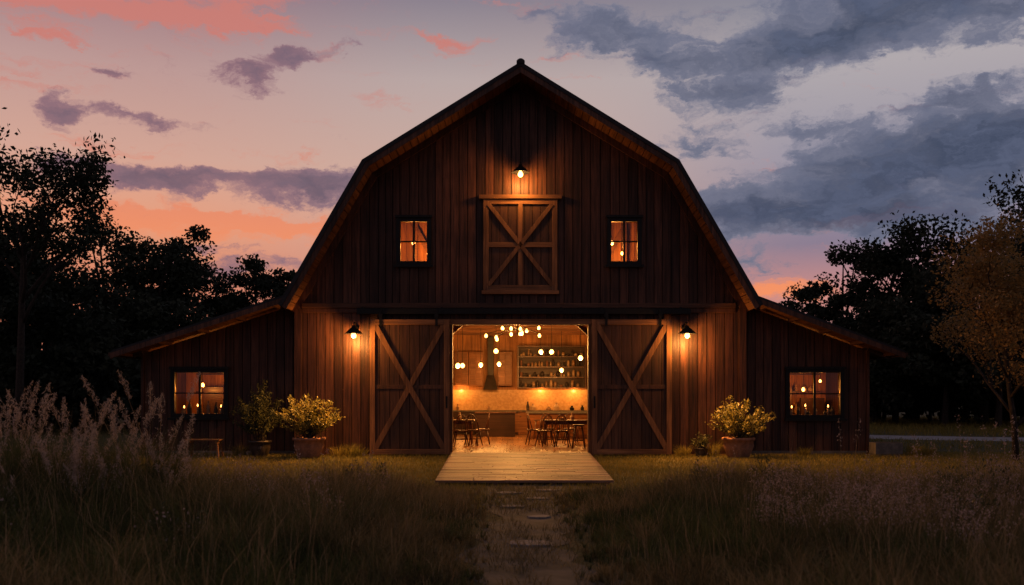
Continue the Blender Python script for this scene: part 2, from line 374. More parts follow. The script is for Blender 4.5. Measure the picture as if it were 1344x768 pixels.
def leanto(s,xo,xw,zo,zwin,winx,tag):
    zi=4.06; xi=5.60; sl=(zi-zo)/(xo-xi); YF=0.35
    topw=lambda x: zi-0.17-sl*(abs(x)-xi)
    mb=MB().mat('roof')
    yf=-0.62
    def pr(m,a,b,t0,t1,y0,y1):
        P=[(s*a,zi-sl*(a-xi)-t0),(s*b,zi-sl*(b-xi)-t0),(s*b,zi-sl*(b-xi)-t1),(s*a,zi-sl*(a-xi)-t1)]
        profile_prism(m,P,y0,y1)
    pr(mb,xi,xo,0,0.06,yf,DEPTH+.3)
    mb.mat('soffit'); pr(mb,xi,xo-0.02,0.062,0.11,yf+.03,DEPTH+.2)
    mb.mat('siding'); pr(mb,xi,xo,0.062,0.19,yf-0.035,yf+.028)
    mb.mat('band')
    for k in range(5):
        a=xi+0.5+k*(xo-xi-0.7)/4; z=zi-sl*(a-xi)-0.15
        mb.beam((s*a,yf+.03,z),(s*a,YF-0.008,z),0.07,0.075,(0,0,1))
    mb.mat('siding')
    for k in range(14): 
        y=0.2+k*1.0; a=xw-.02; mb.beam((s*a,y,zi-sl*(a-xi)-0.16),(s*(xo-.05),y,zi-sl*(xo-.05-xi)-0.16),0.07,0.09,(0,1,0))
    mb.box(min(s*(xo-.04),s*(xo+.06)),max(s*(xo-.04),s*(xo+.06)),yf,DEPTH+.3,zo-0.14,zo-0.05)
    mb.obj('lean_to_roof_'+tag,barn)
    lo,hi=(xi,xw) if s>0 else (-xw,-xi)
    h=(winx[0],winx[1],zwin[0],zwin[1])
    mb=MB().mat('siding'); strips(mb,grid(lo,hi,0.215,[h[0],h[1]]),topw,[h],YF,YF+.035,0,0.018)
    mb.mat('siding_back'); strips(mb,grid(lo,hi,1.5,[h[0],h[1]]),lambda x:topw(x)-.004,[h],YF+.037,YF+.12,0,0)
    mb.mat('siding'); a,b_=sorted((s*(xw-0.0),s*(xw+0.07))); mb.box(a,b_,YF-.04,YF+.14,0,topw(xw)-.003)
    a,b_=sorted((s*(xw-0.1),s*(xw-0.002))); mb.box(a,b_,YF+.122,DEPTH,0,topw(xw)-.003)
    mb.box(lo+(0 if s>0 else .1),hi-(.1 if s>0 else 0),DEPTH-.1,DEPTH,0,2.6)
    mb.mat('conc').box(lo,hi,YF-.03,YF-.008,0,0.10)
    mb.obj('lean_to_walls_'+tag,barn)
    window(h[0],h[1],h[2],h[3],YF,2,2,'lean_to_window_'+tag)
    mb=MB().mat('int_wall'); n=14
    for k in range(n):
        a=lo+(hi-lo)*k/n; mb.box(a+.003,a+(hi-lo)/n-.003,3.2,3.25,0.0,2.7)
    mb.mat('int_floor').box(lo+.12,hi-.12,YF+.125,3.2,0.0,0.03)
    mb.mat('furn').box(h[0]-.2,h[1]+.2,2.7,3.15,0.6,1.0)
    mb.mat('furn').box(h[0]-.3,h[1]+.3,2.9,3.18,1.6,1.64); mb.box(h[0]-.3,h[1]+.3,2.9,3.18,2.1,2.14)
    mb.mat('ceram')
    for k in range(9):
        xx=h[0]-.2+k*0.2+random.uniform(-.03,.03)
        for zz in(1.0,1.64): 
            r=random.uniform(.03,.07);hh=random.uniform(.1,.3); mb.lathe(xx,2.98,[(r,0),(r*1.1,hh*.5),(r*.5,hh*.8),(r*.5,hh)],10,zz+.001)
    for k in range(6):
        xx=h[0]+.1+k*(h[1]-h[0]-.2)/5+random.uniform(-.04,.04); r=random.uniform(.03,.06);hh=random.uniform(.15,.42)
        mb.mat('ceram' if k%3==0 else 'darkpot').lathe(xx,YF+.25,[(r,0),(r*1.15,hh*.5),(r*.4,hh*.8),(r*.4,hh)],10,h[2]-.02)
    mb.mat('furn').box(h[0]-.1,h[1]+.1,YF+.13,YF+.4,h[2]-.07,h[2]-.022)
    mb.mat('cab_d').box(h[0]+.1,h[0]+.65,2.3,2.68,0.03,1.75); mb.box(h[1]-.35,h[1]+.3,2.5,2.68,.03,1.45)
    mb.obj('side_room_'+tag,barn)
    return h
hw=leanto(-1,10.08,9.63,2.62,(1.03,2.12),(-8.85,-7.55),'west')
he=leanto(1,9.46,8.86,2.62,(1.0,2.12),(6.87,8.20),'east')
mb=MB().mat('siding')
for s in(-1,1):
    a,b_=sorted((s*5.48,s*5.598)); mb.box(a,b_,0.13,DEPTH,0,3.68)
vs=[(-5.45,0),(5.45,0),(5.45,3.9),(3.56,7.1),(0,9.25),(-3.56,7.1),(-5.45,3.9)]
profile_prism(mb,[(x,z) for x,z in vs],DEPTH-.12,DEPTH)
mb.obj('side_and_back_walls',barn)
mb=MB().mat('int_wall')
for k in range(36):
    a=-5.4+k*0.3; mb.box(a+.003,a+.297,13.0,13.04,0.02,4.1)
for s in(-1,1):
    for k in range(43):
        a,b_=sorted((s*5.44,s*5.475)); mb.box(a,b_,.13+k*.3+.003,.13+k*.3+.297,0.02,4.1)
mb.mat('int_floor')
for k in range(60):
    a=-5.4+k*.18; mb.box(a+.002,a+.178,0.0,12.99,-.02,.035)
mb.mat('int_beam').box(-5.4,5.4,.13,13,4.10,4.16)
for k in range(10): mb.box(-5.38,5.38,1.0+k*1.25,1.18+k*1.25,3.84,4.098)
for x in(-2.6,2.6):
    for y in(2.3,7.3): mb.box(x-.1,x+.1,y-.1,y+.1,0.036,3.838)
for s in(-1,1): mb.beam((s*2.5,2.3,2.7),(s*1.3,2.3,3.8),.14,.14)
mb.mat('int_wall')
for k in range(36):
    a=-5.2+k*.29; zt=under(abs(a)+.29)-.1; mb.box(a+.003,a+.287,2.6,2.64,4.161,zt)
mb.mat('int_beam')
for s in(-1,1):
    mb.beam((s*1.9,2.5,4.4),(s*3.3,2.5,6.9),.14,.14); mb.box(s*2.9-.07,s*2.9+.07,2.35,2.5,4.2,7.2)
mb.box(-3.8,3.8,1.2,1.32,6.15,6.3)
mb.obj('interior_shell',barn)

WARM=(1,0.42,0.095); DEEP=(1,0.34,0.055)
bm=MB()
def room_lamp(x,y,z,power,r,cord=None):
    bm.mat('bulb').lathe(x,y,[(r*.3,r*1.3),(r*.8,r*.6),(r,0),(r*.7,-r*.8),(r*.2,-r)],12,z)
    if cord: bm.mat('black').tube([(x,y,z+r*1.3),(x,y,cord)],[.008,.008],6)
    light('room_light',(x,y,z-r-.05),power,DEEP,0.04,barn)
room_lamp(-2.86,1.6,5.62,38,.05,6.6); room_lamp(2.48,1.6,5.62,38,.05,6.6)
room_lamp(-2.50,2.0,5.40,16,.04,6.6); room_lamp(2.80,2.0,5.40,16,.04,6.6)
for (h,t) in((hw,'w'),(he,'e')):
    cx=(h[0]+h[1])/2
    room_lamp(cx-.40,1.8,1.80,26,.045,2.7); room_lamp(cx+.22,2.0,1.68,24,.045,2.7); room_lamp(cx+.52,1.5,1.90,5,.035,2.7)
    for dx,y,z in((.45,.65,1.22),(-.15,.62,1.24),(-.5,.63,1.20)):
        bm.mat('ceram').lathe(cx+dx,y,[(.03,0),(.03,z-1.05)],10,1.0); bm.mat('bulb').lathe(cx+dx,y,[(.008,-.01),(.018,.02),(.004,.06)],8,z)
    light('candle_light',(cx+.2,.8,1.36),5,DEEP,0.03,barn)
bm.obj('room_lamps_and_candles',barn,smooth=True)

# ---------------------------------------------------------------- wall lamps
def barn_lamp(x,z,arm,power,beam,soft=.09):
    e=empty('wall_lamp',(x,0,z)); mb=MB().mat('black')
    mb.tube([(0,-.009,.22),(0,-.03,.22)],[.07,.07],14)
    mb.tube([(0,-.03,.22),(0,-arm*.5,.34),(0,-arm*.9,.32),(0,-arm,.22)],[.016]*4,8)
    mb.lathe(0,-arm,[(.03,.25),(.05,.20),(.10,.17),(.19,.08),(.23,.04),(.22,.04),(.18,.07),(.09,.15),(.02,.16)],20)
    mb.obj('shade',e,smooth=True)
    mb=MB().mat('bulb'); mb.lathe(0,-arm,[(.02,.09),(.04,.06),(.065,.01),(.06,-.03),(.025,-.06)],14); mb.obj('bulb',e,smooth=True)
    light('lamp_light',(0,-arm,-.16),power,WARM,soft,e)
    if beam:  # extra spot added under the sconce to brighten the lawn, separate from its bulb
        l=bpy.data.lights.new('added_lawn_spot','SPOT'); l.energy=beam; l.color=WARM; l.shadow_soft_size=.08; l.spot_size=math.radians(140); l.spot_blend=.8
        o=bpy.data.objects.new('added_lawn_spot',l); scene.collection.objects.link(o); o.parent=e; o.location=(0,-arm-.12,-.14)
        o.rotation_euler=Vector((-.35 if x>0 else .35,.9,.8)).to_track_quat('Z','Y').to_euler()
    return e
barn_lamp(0,7.0,0.42,85,0,.12)
barn_lamp(-4.13,3.0,0.46,120,1500); barn_lamp(4.13,3.0,0.46,120,1500)

# ---------------------------------------------------------------- pendants inside
def pendant(x,y,z,power):
    e=empty('pendant_lamp',(x,y,z)); mb=MB().mat('black'); mb.tube([(0,0,.1),(0,0,3.84-z)],[.008,.008],6)
    mb.tube([(0,0,.07),(0,0,.13)],[.025,.02],8)
    mb.obj('cord_and_socket',e)
    mb=MB().mat('bulb'); mb.lathe(0,0,[(.02,.08),(.06,.04),(.075,0),(.055,-.05),(.015,-.075)],12); mb.obj('globe_bulb',e,smooth=True)
    if power: light('pendant_light',(0,0,-.15),power,WARM,0.05,e)
for i,(px,py,d,p) in enumerate([(601,480,29,30),(607,480,31,0),(631,479,33,30),(655,478,33,30),(651,461,30,0),(710,462,31,30),(724,462,31,0),(762,470,30,30),(737,486,34,20)]):
    x,y=survey(px,d); pendant(x,y,hgt(py,d),p*3.6)
e=empty('chandelier',(-0.05,4.6,3.35)); mb=MB().mat('black'); mb.tube([(0,0,.5),(0,0,0)],[.02,.02],8)
R=[]
for k in range(14):
    t=2*math.pi*k/14; rr=.32+.38*(k%2); p=(rr*math.cos(t)*1.2-.1,rr*math.sin(t),random.uniform(-.28,.22)); R.append(p)
    mb.tube([(0,0,.15),(p[0]*.6,p[1]*.6,p[2]*.5+.15),(p[0],p[1],p[2]+.07)],[.012,.01,.01],6)
mb.obj('arms',e); mb=MB().mat('bulb')
for p in R: mb.lathe(p[0],p[1],[(.015,.07),(.04,.03),(.045,0),(.03,-.035),(.01,-.045)],10,p[2])
mb.obj('candle_bulbs',e,smooth=True)
light('chandelier_light',(0,0,-.38),360,WARM,0.06,e); 

# ---------------------------------------------------------------- kitchen
k=empty('kitchen_cabinets'); mb=MB()
mb.mat('cab_d').box(-3.9,0.0,12.35,12.98,.04,.9); mb.mat('cab').box(.02,3.4,12.35,12.98,.04,.9)
mb.mat('conc').box(-3.95,3.45,12.3,12.985,.902,.95)
for i in range(12):
    x=-3.85+i*.61; mb.mat('cab_d' if x<-.3 else 'cab').box(x+.02,x+.57,12.325,12.348,.12,.84); mb.mat('black').box(x+.27,x+.33,12.30,12.323,.7,.72)
mb.mat('tile').box(-3.9,3.4,12.96,12.995,.952,1.75)
mb.mat('cab')
for i in range(5):
    x=-3.0+i*.56
    if i==3: # range hood
        mb.mat('darkpot').hexa([(x,12.45,1.75),(x+.56,12.45,1.75),(x+.56,12.98,1.75),(x,12.98,1.75),(x+.15,12.7,2.3),(x+.41,12.7,2.3),(x+.41,12.98,2.3),(x+.15,12.98,2.3)]); mb.box(x+.16,x+.4,12.71,12.98,2.302,3.8); mb.mat('cab')
    else:
        mb.box(x+.01,x+.55,12.6,12.98,1.9,3.2); mb.box(x+.06,x+.27,12.585,12.598,1.96,3.14); mb.box(x+.29,x+.5,12.585,12.598,1.96,3.14)
mb.obj('cabinets_and_counter',k,bevel=.006)
k=empty('wall_shelves'); mb=MB()
mb.mat('cab_d').box(.04,2.6,12.955,12.995,1.8,3.45)
for i,z in enumerate((1.8,2.2,2.6,3.0,3.4)): mb.mat('furn').box(.05,2.6,12.62,12.95,z,z+.045)
mb.box(.0,.048,12.6,12.95,1.8,3.45); mb.box(2.602,2.65,12.6,12.95,1.8,3.45)
mb.obj('shelf_boards',k); mb=MB()
for z in(1.847,2.247,2.647,3.047):
    x=.15
    while x<2.5:
        r=random.uniform(.03,.075);h=random.uniform(.08,.28); mb.mat(random.choice(['ceram','ceram','darkpot','terra'])).lathe(x,12.78,[(r*.8,0),(r,h*.4),(r*.9,h*.7),(r*.5,h)],10,z)
        x+=r*2+random.uniform(.01,.1)
mb.obj('crockery',k,smooth=True)
mb=MB()
for x in(-2.9,-2.3,-1.1,.4,.6,1.2,1.5,2.1,2.5):
    r=random.uniform(.05,.1);h=random.uniform(.12,.35); mb.mat(random.choice(['ceram','darkpot','black'])).lathe(x,12.65,[(r,0),(r*1.1,h*.5),(r*.5,h*.8),(r*.55,h)],12,.951)
mb.obj('counter_jar_set')
for x in(-2.2,.9,2.2): light('under_shelf_light',(x,12.6,1.72),24,WARM,0.04,k)
mb=MB().mat('cab'); mb.box(.35,3.0,8.7,9.5,.04,.9)
for i in range(5): mb.box(.37+i*.53,.86+i*.53,8.675,8.698,.1,.86)
mb.mat('conc').box(.28,3.07,8.62,9.58,.902,.95); mb.obj('kitchen_island',bevel=.004)
mb=MB().mat('cab_d'); mb.box(-1.5,-.1,10.2,10.9,.04,.88); mb.mat('furn').box(-1.55,-.05,10.15,10.95,.882,.93); mb.obj('sideboard',bevel=.004)

def chair(x,y,rot):
    e=empty('dining_chair',(x,y,.036)); e.rotation_euler=(0,0,rot); mb=MB().mat('furn')
    mb.lathe(0,0,[(.19,.43),(.225,.44),(.225,.465),(.20,.475)],18)
    for a,b_ in((-1,-1),(1,-1),(-1,1),(1,1)): mb.tube([(a*.13,b_*.13,.435),(a*.21,b_*.21,0)],[.022,.016],8)
    mb.tube([(-.17,-.17,.2),(.17,-.17,.2)],[.011]*2,6); mb.tube([(-.17,.17,.2),(.17,.17,.2)],[.011]*2,6)
    arc=[(.2*math.cos(t),.10+.1*math.sin(t),.47+.45*math.sin(t)) for t in np.linspace(0,math.pi,13)]
    mb.tube(arc,[.017]*13,7)
    for i in range(5):
        u=-0.12+i*.06; mb.tube([(u,.16,.47),(u,.10+.1*math.sqrt(1-(u/.2)**2),.47+.45*math.sqrt(1-(u/.2)**2))],[.008]*2,5)
    mb.obj('frame',e,smooth=True)
def stool(x,y):
    e=empty('bar_stool',(x,y,.036)); mb=MB().mat('furn'); mb.lathe(0,0,[(.15,.62),(.175,.63),(.175,.66),(.15,.67)],18)
    for a,b_ in((-1,-1),(1,-1),(-1,1),(1,1)): mb.tube([(a*.09,b_*.09,.625),(a*.18,b_*.18,0)],[.02,.015],8)
    for a,b_,c_,d_ in((-1,-1,1,-1),(1,-1,1,1),(1,1,-1,1),(-1,1,-1,-1)): mb.tube([(a*.15,b_*.15,.22),(c_*.15,d_*.15,.22)],[.01]*2,6)
    mb.obj('frame',e,smooth=True)
def table(x,y,w,d):
    e=empty('dining_table',(x,y,.036)); mb=MB().mat('furn'); mb.box(-w/2,w/2,-d/2,d/2,.71,.75); mb.box(-w/2+.08,w/2-.08,-d/2+.08,d/2-.08,.62,.708)
    for a in(-1,1):
        for b_ in(-1,1): mb.tube([(a*(w/2-.1),b_*(d/2-.1),.62),(a*(w/2-.08),b_*(d/2-.08),0)],[.035,.022],8)
    mb.mat('ceram').lathe(.1,0,[(.05,0),(.07,.08),(.03,.18),(.035,.22)],12,.751); mb.lathe(-.2,.1,[(.09,0),(.12,.05),(.125,.06),(.10,.055)],12,.751)
    mb.obj('top_and_legs',e,bevel=.004)
table(1.5,4.6,1.6,.9); chair(.75,3.75,math.pi+.5); chair(1.25,3.55,math.pi-.2); chair(.45,4.6,math.pi/2+.2); chair(1.6,5.5,0.1); stool(1.66,2.7); chair(.9,5.6,.3)
table(-1.9,4.9,1.1,.8); chair(-1.35,4.1,math.pi-.3); chair(-1.1,4.9,-math.pi/2); chair(-1.72,3.9,math.pi+.2)
stool(.7,8.3); stool(1.3,8.3); stool(1.9,8.3)

# ================================================================= GROUND
m,nt,b=newmat('ground_soil_and_grass')
tc=nt.node('ShaderNodeTexCoord').outputs['Object']
n1=nt.noise(tc,0.35,5,.6); n2=nt.noise(tc,7,6,.7)
col=nt.mix(nt.rng(n1,.4,.62),c(.060,.055,.022),c(.095,.075,.032)); col=nt.mix(nt.rng(n2,.35,.7),col,c(.032,.034,.014))
nt.put(b.inputs['Base Color'],col); b.inputs['Roughness'].default_value=.95; b.inputs['Specular IOR Level'].default_value=.1
bp=nt.node('ShaderNodeBump'); bp.inputs['Strength'].default_value=.8; bp.inputs['Distance'].default_value=.04
nt.put(bp.inputs['Height'],n2); nt.put(b.inputs['Normal'],bp.outputs[0]); M['ground']=m
mb=MB().mat('ground'); R_=1500; mb.add([(-R_,-R_,0),(R_,-R_,0),(R_,R_,0),(-R_,R_,0)],[(0,1,2,3)]); mb.obj('ground')
M['gravel']=mottled('gravel',c(.24,.23,.23),c(.15,.14,.14),3,.95,0,.8)
M['dirt']=mottled('path_dirt',c(.080,.062,.046),c(.030,.026,.016),2.5,.95,0,.8)
def ribbon(name,pts,wid,z,mat,jit):
    mb=MB().mat(mat); L=[];Rr=[]
    for i,(x,y) in enumerate(pts):
        a=Vector(pts[min(i+1,len(pts)-1)])-Vector(pts[max(i-1,0)]); a.normalize(); n=Vector((-a.y,a.x)); w=wid[i] if isinstance(wid,list) else wid
        l=Vector((x,y))+n*(w/2+random.uniform(-jit,jit)); r=Vector((x,y))-n*(w/2+random.uniform(-jit,jit)); L.append((l.x,l.y,z)); Rr.append((r.x,r.y,z))
    n=len(pts); mb.add(L+Rr,[(i,i+n,i+1+n,i+1) for i in range(n-1)]); return mb.obj(name)
ribbon('gravel_road',[(8+i*1.0, 15-9.5*(1-math.exp(-i/9.0))) for i in range(60)],3.4,.006,'gravel',.12)
ribbon('dirt_path',[(-.05+.12*math.sin(i*.5),-8.0-i*.3) for i in range(56)],[1.9-.9*min(1,i/12) for i in range(56)],.006,'dirt',.16)
dk=empty('wooden_deck'); mb=MB().mat('deck'); nrow=34
for i in range(nrow):
    y0=-8.0+i*(7.9/nrow); y1=y0+7.9/nrow-.016; hwid=1.51+(y0+8)/8*.24
    cuts=[-hwid]+sorted([random.uniform(-hwid*.7,hwid*.7) for _ in range(3)] )+[hwid]
    for a,b_ in zip(cuts[:-1],cuts[1:]):
        if b_-a>.05: mb.box(a+.005,b_-.005,y0,y1,.045,.085+random.uniform(-.004,.004))
mb.obj('planks',dk); mb=MB().mat('deck')
for x in(-1.4,-.5,.5,1.4): mb.box(x-.04,x+.04,-7.95,-.15,.0,.043)
mb.obj('joists',dk)
def flag(x,y,r):
    mb=MB().mat('stone'); n=7; P=[]
    for k in range(n):
        t=2*math.pi*(k+random.uniform(-.25,.25))/n; rr=r*random.uniform(.75,1.15); P.append((rr*math.cos(t)*1.35,rr*math.sin(t)))
    vs=[(px,py,.0) for px,py in P]+[(px*.96,py*.96,.02) for px,py in P]
    mb.add(vs,[tuple(range(n,2*n))]+[(i,(i+1)%n,(i+1)%n+n,i+n) for i in range(n)]); mb.obj('stepping_stone',loc=(x,y,.005),bevel=.006)
for x,y,r in((-.02,-14.4,.2),(.12,-12.3,.13),(-.2,-11.2,.14),(.15,-10.2,.15),(-.3,-9.4,.18),(.35,-9.0,.16)): flag(x,y,r)

# ================================================================= GRASS
def fnoise(x,y,seed=0):
    r=np.zeros_like(x)
    for i,(f,a) in enumerate([(.35,1),(.8,.6),(1.9,.35)]):
        r+=a*np.sin(x*f*1.3+seed+i*2.1+1.7*np.sin(y*f+seed*1.3))*np.cos(y*f*1.1-seed*.7+i+1.3*np.sin(x*f*.9))
    return r/1.95
N=130000; x=rng.uniform(-13,14,N); y=rng.uniform(-11.5,1.2,N)
hwid=1.51+(y+8)/8*.24
ok=~((np.abs(x)<hwid+.03)&(y>-8.05)) & ~((y>-.0)&(np.abs(x)<5.7)) & ~((y>.33)&(x>-9.7)&(x<8.95)) & ~((np.abs(x)<.6)&(y<-8)&(rng.random(N)<.6))
x=x[ok];y=y[ok];n=len(x); B=np.stack([x,y,np.zeros(n)],1)
h=.045+.05*rng.random(n)+.04*np.clip(fnoise(x,y,2),0,1)
blades('lawn_grass',B,h,rng.uniform(.006,.013,n),rng.uniform(.2,.9,n),M['lawn'])
N=6500; x=rng.normal(-.05,.45,N); y=rng.uniform(-21,-8.1,N); ok=(fnoise(x*3,y*2,7)>-.15)|(np.abs(x+.05)>.35); x=x[ok];y=y[ok];n=len(x)
blades('path_grass',np.stack([x,y,np.full(n,.004)],1),rng.uniform(.03,.12,n),rng.uniform(.005,.009,n),rng.uniform(.3,1.1,n),M['meadow'])
N=26000; x=rng.uniform(9.5,32,N); y=rng.uniform(1,40,N); cy=15-9.5*(1-np.exp(-(x-8)/9)); ok=np.abs(y-cy)>1.9; x=x[ok];y=y[ok];n=len(x)
blades('field_grass',np.stack([x,y,np.zeros(n)],1),rng.uniform(.06,.16,n)*(1+(y>cy[ok])*1.2),rng.uniform(.015,.03,n),rng.uniform(.2,.8,n),M['lawn'])

def tufts(N,xr,yr,per,hf,keep,wid=(.005,.010)):
    x=rng.uniform(*xr,N); y=rng.uniform(*yr,N); ok=keep(x,y); x=x[ok];y=y[ok]; H=hf(x,y)*rng.uniform(.6,1.4,len(x))
    X=np.repeat(x,per);Y=np.repeat(y,per);HH=np.repeat(H,per); n=len(X)
    a=rng.uniform(0,2*np.pi,n); r=rng.uniform(0,.09,n)*(HH/.4)
    B=np.stack([X+r*np.cos(a),Y+r*np.sin(a),np.zeros(n)],1)
    return B,HH*rng.uniform(.5,1.15,n),rng.uniform(*wid,n),rng.uniform(.15,.95,n),a
def pathdist(x,y): return np.abs(x+.05)
def meadow_h(x,y):
    e=np.clip((pathdist(x,y)-.45)/1.5,0,1)
    front=np.clip((-10.0-y)/3.0,0.0,1)
    h=.10+.15*e+.22*e*front+.17*fnoise(x,y,5)*e+.10*fnoise(x*3,y*3,9)*e
    h+=.32*np.exp(-((x+5.6)/1.4)**2-((y+12.8)/2.0)**2)+.26*np.exp(-((x+2.5)/.7)**2-((y+10.4)/.7)**2)+.24*np.exp(-((x-2.9)/1.2)**2-((y+10.6)/.8)**2)+.25*np.exp(-((x-6.5)/1.5)**2-((y+11.6)/1.2)**2)
    return np.clip(h,.07,1.1)
keep=lambda x,y:(rng.random(len(x))<np.clip((pathdist(x,y)-.34)/.5,0,1))&(y<-9.3+.8*fnoise(x,y,3)) &(np.abs(x-CAMX)<(y-CAMY)*.60+.8)
keepA=lambda x,y:keep(x,y)&(fnoise(x*1.5,y*1.5,12)>-.15); keepB=lambda x,y:keep(x,y)&(fnoise(x*1.5,y*1.5,12)<.12)
B,H,W,Ln,A_=tufts(20000,(-10,10),(-21.2,-8.4),17,meadow_h,keepA)
blades('meadow_grass',B,H,W,Ln,M['meadow'],az=A_)
B,H,W,Ln,A_=tufts(16000,(-10,10),(-21.2,-8.4),17,lambda x,y:meadow_h(x,y)*.85,keepB)
blades('green_meadow_grass',B,H,W,Ln,M['meadow_g'],az=A_)
B,H,W,Ln,A_=tufts(5500,(-10,10),(-20.5,-9),3,lambda x,y:meadow_h(x,y)*1.3+.04,keep,(.003,.005))
blades('dry_grass_stems',B,H,W,Ln*.5,M['dry'],az=A_)

def plumes(name,P,H,mat,plen,nf,fl,lean=.25,wide=.05,asp=.16):
    e=empty(name); n=len(P); az=rng.uniform(0,2*np.pi,n); ln=rng.uniform(.05,lean,n)
    top=P+np.stack([np.cos(az)*ln*H,np.sin(az)*ln*H,H],1)
    base=P
    t=rng.random((n,nf)); t=1-t*(plen/H)[:,None]
    curve=base[:,None,:]+(top-base)[:,None,:]*np.stack([t**2,t**2,t],2)
    C=curve.reshape(-1,3); spread=((1-t)/(plen/H)[:,None]); wd=(np.sin(np.clip(spread,0,1)*np.pi*.85+.25)*wide).reshape(-1,1)
    C=C+rng.normal(size=C.shape)*wd*.5
    d=rng.normal(size=C.shape)*.6+np.array([0,0,1.0])
    leaves('tufts',C,np.full(len(C),fl),mat,e,aspect=asp,dirs=d)
    mid=base+(top-base)*np.array([.25,.25,.5]); w=.0035
    pa=rng.uniform(0,2*np.pi,n); p=np.stack([np.cos(pa),np.sin(pa),np.zeros(n)],1)*w
    V=np.stack([base-p,base+p,mid-p,mid+p,top],1).reshape(-1,3); npmesh('stalks',V,[0,1,3,2,2,3,4],[0,4],5,M['dry'],e)
    return e
cl=[(-6.2,-13.2,1.66),(-5.7,-12.9,1.58),(-5.3,-12.2,1.42),(-4.65,-12.5,1.78),(-6.7,-12.2,1.7),(-6.0,-11.3,1.45),(-4.95,-13.6,1.15),(-7.4,-12.6,1.6),(-4.3,-12.9,1.05),(-5.6,-14.4,1.05),(-6.9,-11.4,1.8)]
P=[];Hh=[]
for x_,y_,h_ in cl:
    for k in range(12): P.append((x_+random.gauss(0,.2),y_+random.gauss(0,.2),0)); Hh.append(h_*random.uniform(.55,1.08))
plumes('plume_grass',np.array(P),np.array(Hh),M['plume'],np.full(len(P),.34),120,.05,.42,.042)
B=[];Hb=[];aa=[]
for x_,y_,h_ in cl:
    for k in range(620):
        a=random.uniform(0,6.28); r=random.uniform(0,.34); B.append((x_+r*math.cos(a),y_+r*math.sin(a),0)); Hb.append(h_*random.uniform(.35,.82)); aa.append(a)
blades('plume_grass_leaves',np.array(B),np.array(Hb),rng.uniform(.006,.010,len(B)),rng.uniform(.2,.9,len(B)),M['meadow_g'],az=np.array(aa))
def scatter(N,xr,yr,kf,clump=6,sd=.18):
    x=rng.uniform(*xr,N);y=rng.uniform(*yr,N);ok=kf(x,y);x=np.repeat(x[ok],clump);y=np.repeat(y[ok],clump)
    x=x+rng.normal(0,sd,len(x)); y=y+rng.normal(0,sd,len(x)); return np.stack([x,y,np.zeros(len(x))],1)
P1=scatter(130,(2.3,8.0),(-16.5,-10.2),lambda x,y:(fnoise(x,y,1)>-.2)&(x<(y+24)*.6),7,.14)
P2=scatter(60,(-6.5,-1.6),(-16.5,-10.3),lambda x,y:(fnoise(x,y,4)>-.05),7,.14)
P=np.concatenate([P1,P2]); Hh=meadow_h(P[:,0],P[:,1])*rng.uniform(.9,1.35,len(P))+.10
plumes('flowering_grass',P,Hh,M['flower'],Hh*.45,30,.022,.5,.07,.5)
P=np.array([(6.2+rng.normal(0,.7),-11.2+rng.normal(0,.6),0) for _ in range(18)]); plumes('tall_weed',P,rng.uniform(.75,1.25,18),M['flower'],np.full(18,.4),26,.03,.3,.06,.5)
e=empty('wildflower_bushes'); C=[];Dd=[]
for x_,y_,r_,h_ in((-2.35,-10.3,.5,.5),(-3.0,-10.7,.4,.4),(2.5,-10.5,.5,.48),(3.4,-10.8,.55,.55),(5.6,-12.2,.6,.62),(6.6,-12.8,.6,.6),(4.4,-14.3,.45,.5),(-3.4,-15.2,.4,.45),(-5.2,-15.0,.5,.6),(5.2,-16.2,.4,.5),(7.2,-10.9,.6,.6)):
    n=1500; u=unit(rng.normal(size=(n,3)))*rng.random((n,1))**.4; u[:,2]=np.abs(u[:,2]); C.append(np.array([x_,y_,.0])+u*np.array([r_,r_,h_])*(1+.25*np.sin(u[:,:1]*9+x_))); Dd.append(u+np.array([0,0,.4]))
C=np.concatenate(C); leaves('leaf_mass',C,np.full(len(C),.055),M['leaf_shrub'],e,aspect=.35,dirs=np.concatenate(Dd))
k=rng.random(len(C))<.10; leaves('blossoms',C[k]*1.0+np.array([0,0,.05]),np.full(k.sum(),.03),M['flower'],e,aspect=.9)

# ================================================================= PLANTS
def bushy(name,x,y,pot,rad,h0,h1,n,size,mat,potmat='terra',stems=26):
    e=empty(name,(x,y,0)); zb=0
    if pot:
        r,hh=pot; mb=MB().mat(potmat); mb.lathe(0,0,[(r*.62,0),(r*.72,hh*.12),(r*.95,hh*.6),(r*.92,hh*.85),(r*1.04,hh*.88),(r*1.04,hh),(r*.93,hh),(r*.9,hh*.9)],28)
        mb.mat('soil').lathe(0,0,[(r*.89,hh*.86),(r*.87,hh*.93)],20); mb.obj('pot',e,smooth=True); zb=hh*.85
    mb=MB().mat('bark'); C=[];D=[]
    for k in range(stems):
        a=random.uniform(0,6.28); rr=rad*math.sqrt(random.random())*random.uniform(.7,1.15); top=random.uniform(h0,h1)*(1-.45*(rr/rad)**2)
        p0=Vector((random.gauss(0,.05),random.gauss(0,.05),zb)); p2=Vector((rr*math.cos(a),rr*math.sin(a),zb+top)); p1=(p0+p2)/2+Vector((-.1*rr*math.cos(a),-.1*rr*math.sin(a),top*.15))
        mb.tube([p0,p1,p2],[.010,.007,.003],5)
        m_=n//stems
        for j in range(m_):
            t=random.uniform(.3,1.05); q=p0*(1-t)**2+p1*2*t*(1-t)+p2*t*t; C.append((q.x+random.gauss(0,.04),q.y+random.gauss(0,.04),q.z+random.gauss(0,.03))); D.append(((p2-p0).normalized()+Vector((random.gauss(0,.7),random.gauss(0,.7),random.gauss(0,.5))))[:])
    mb.obj('stems',e); leaves('foliage',C,np.full(len(C),size),mat,e,aspect=.34,dirs=np.array(D)); return e
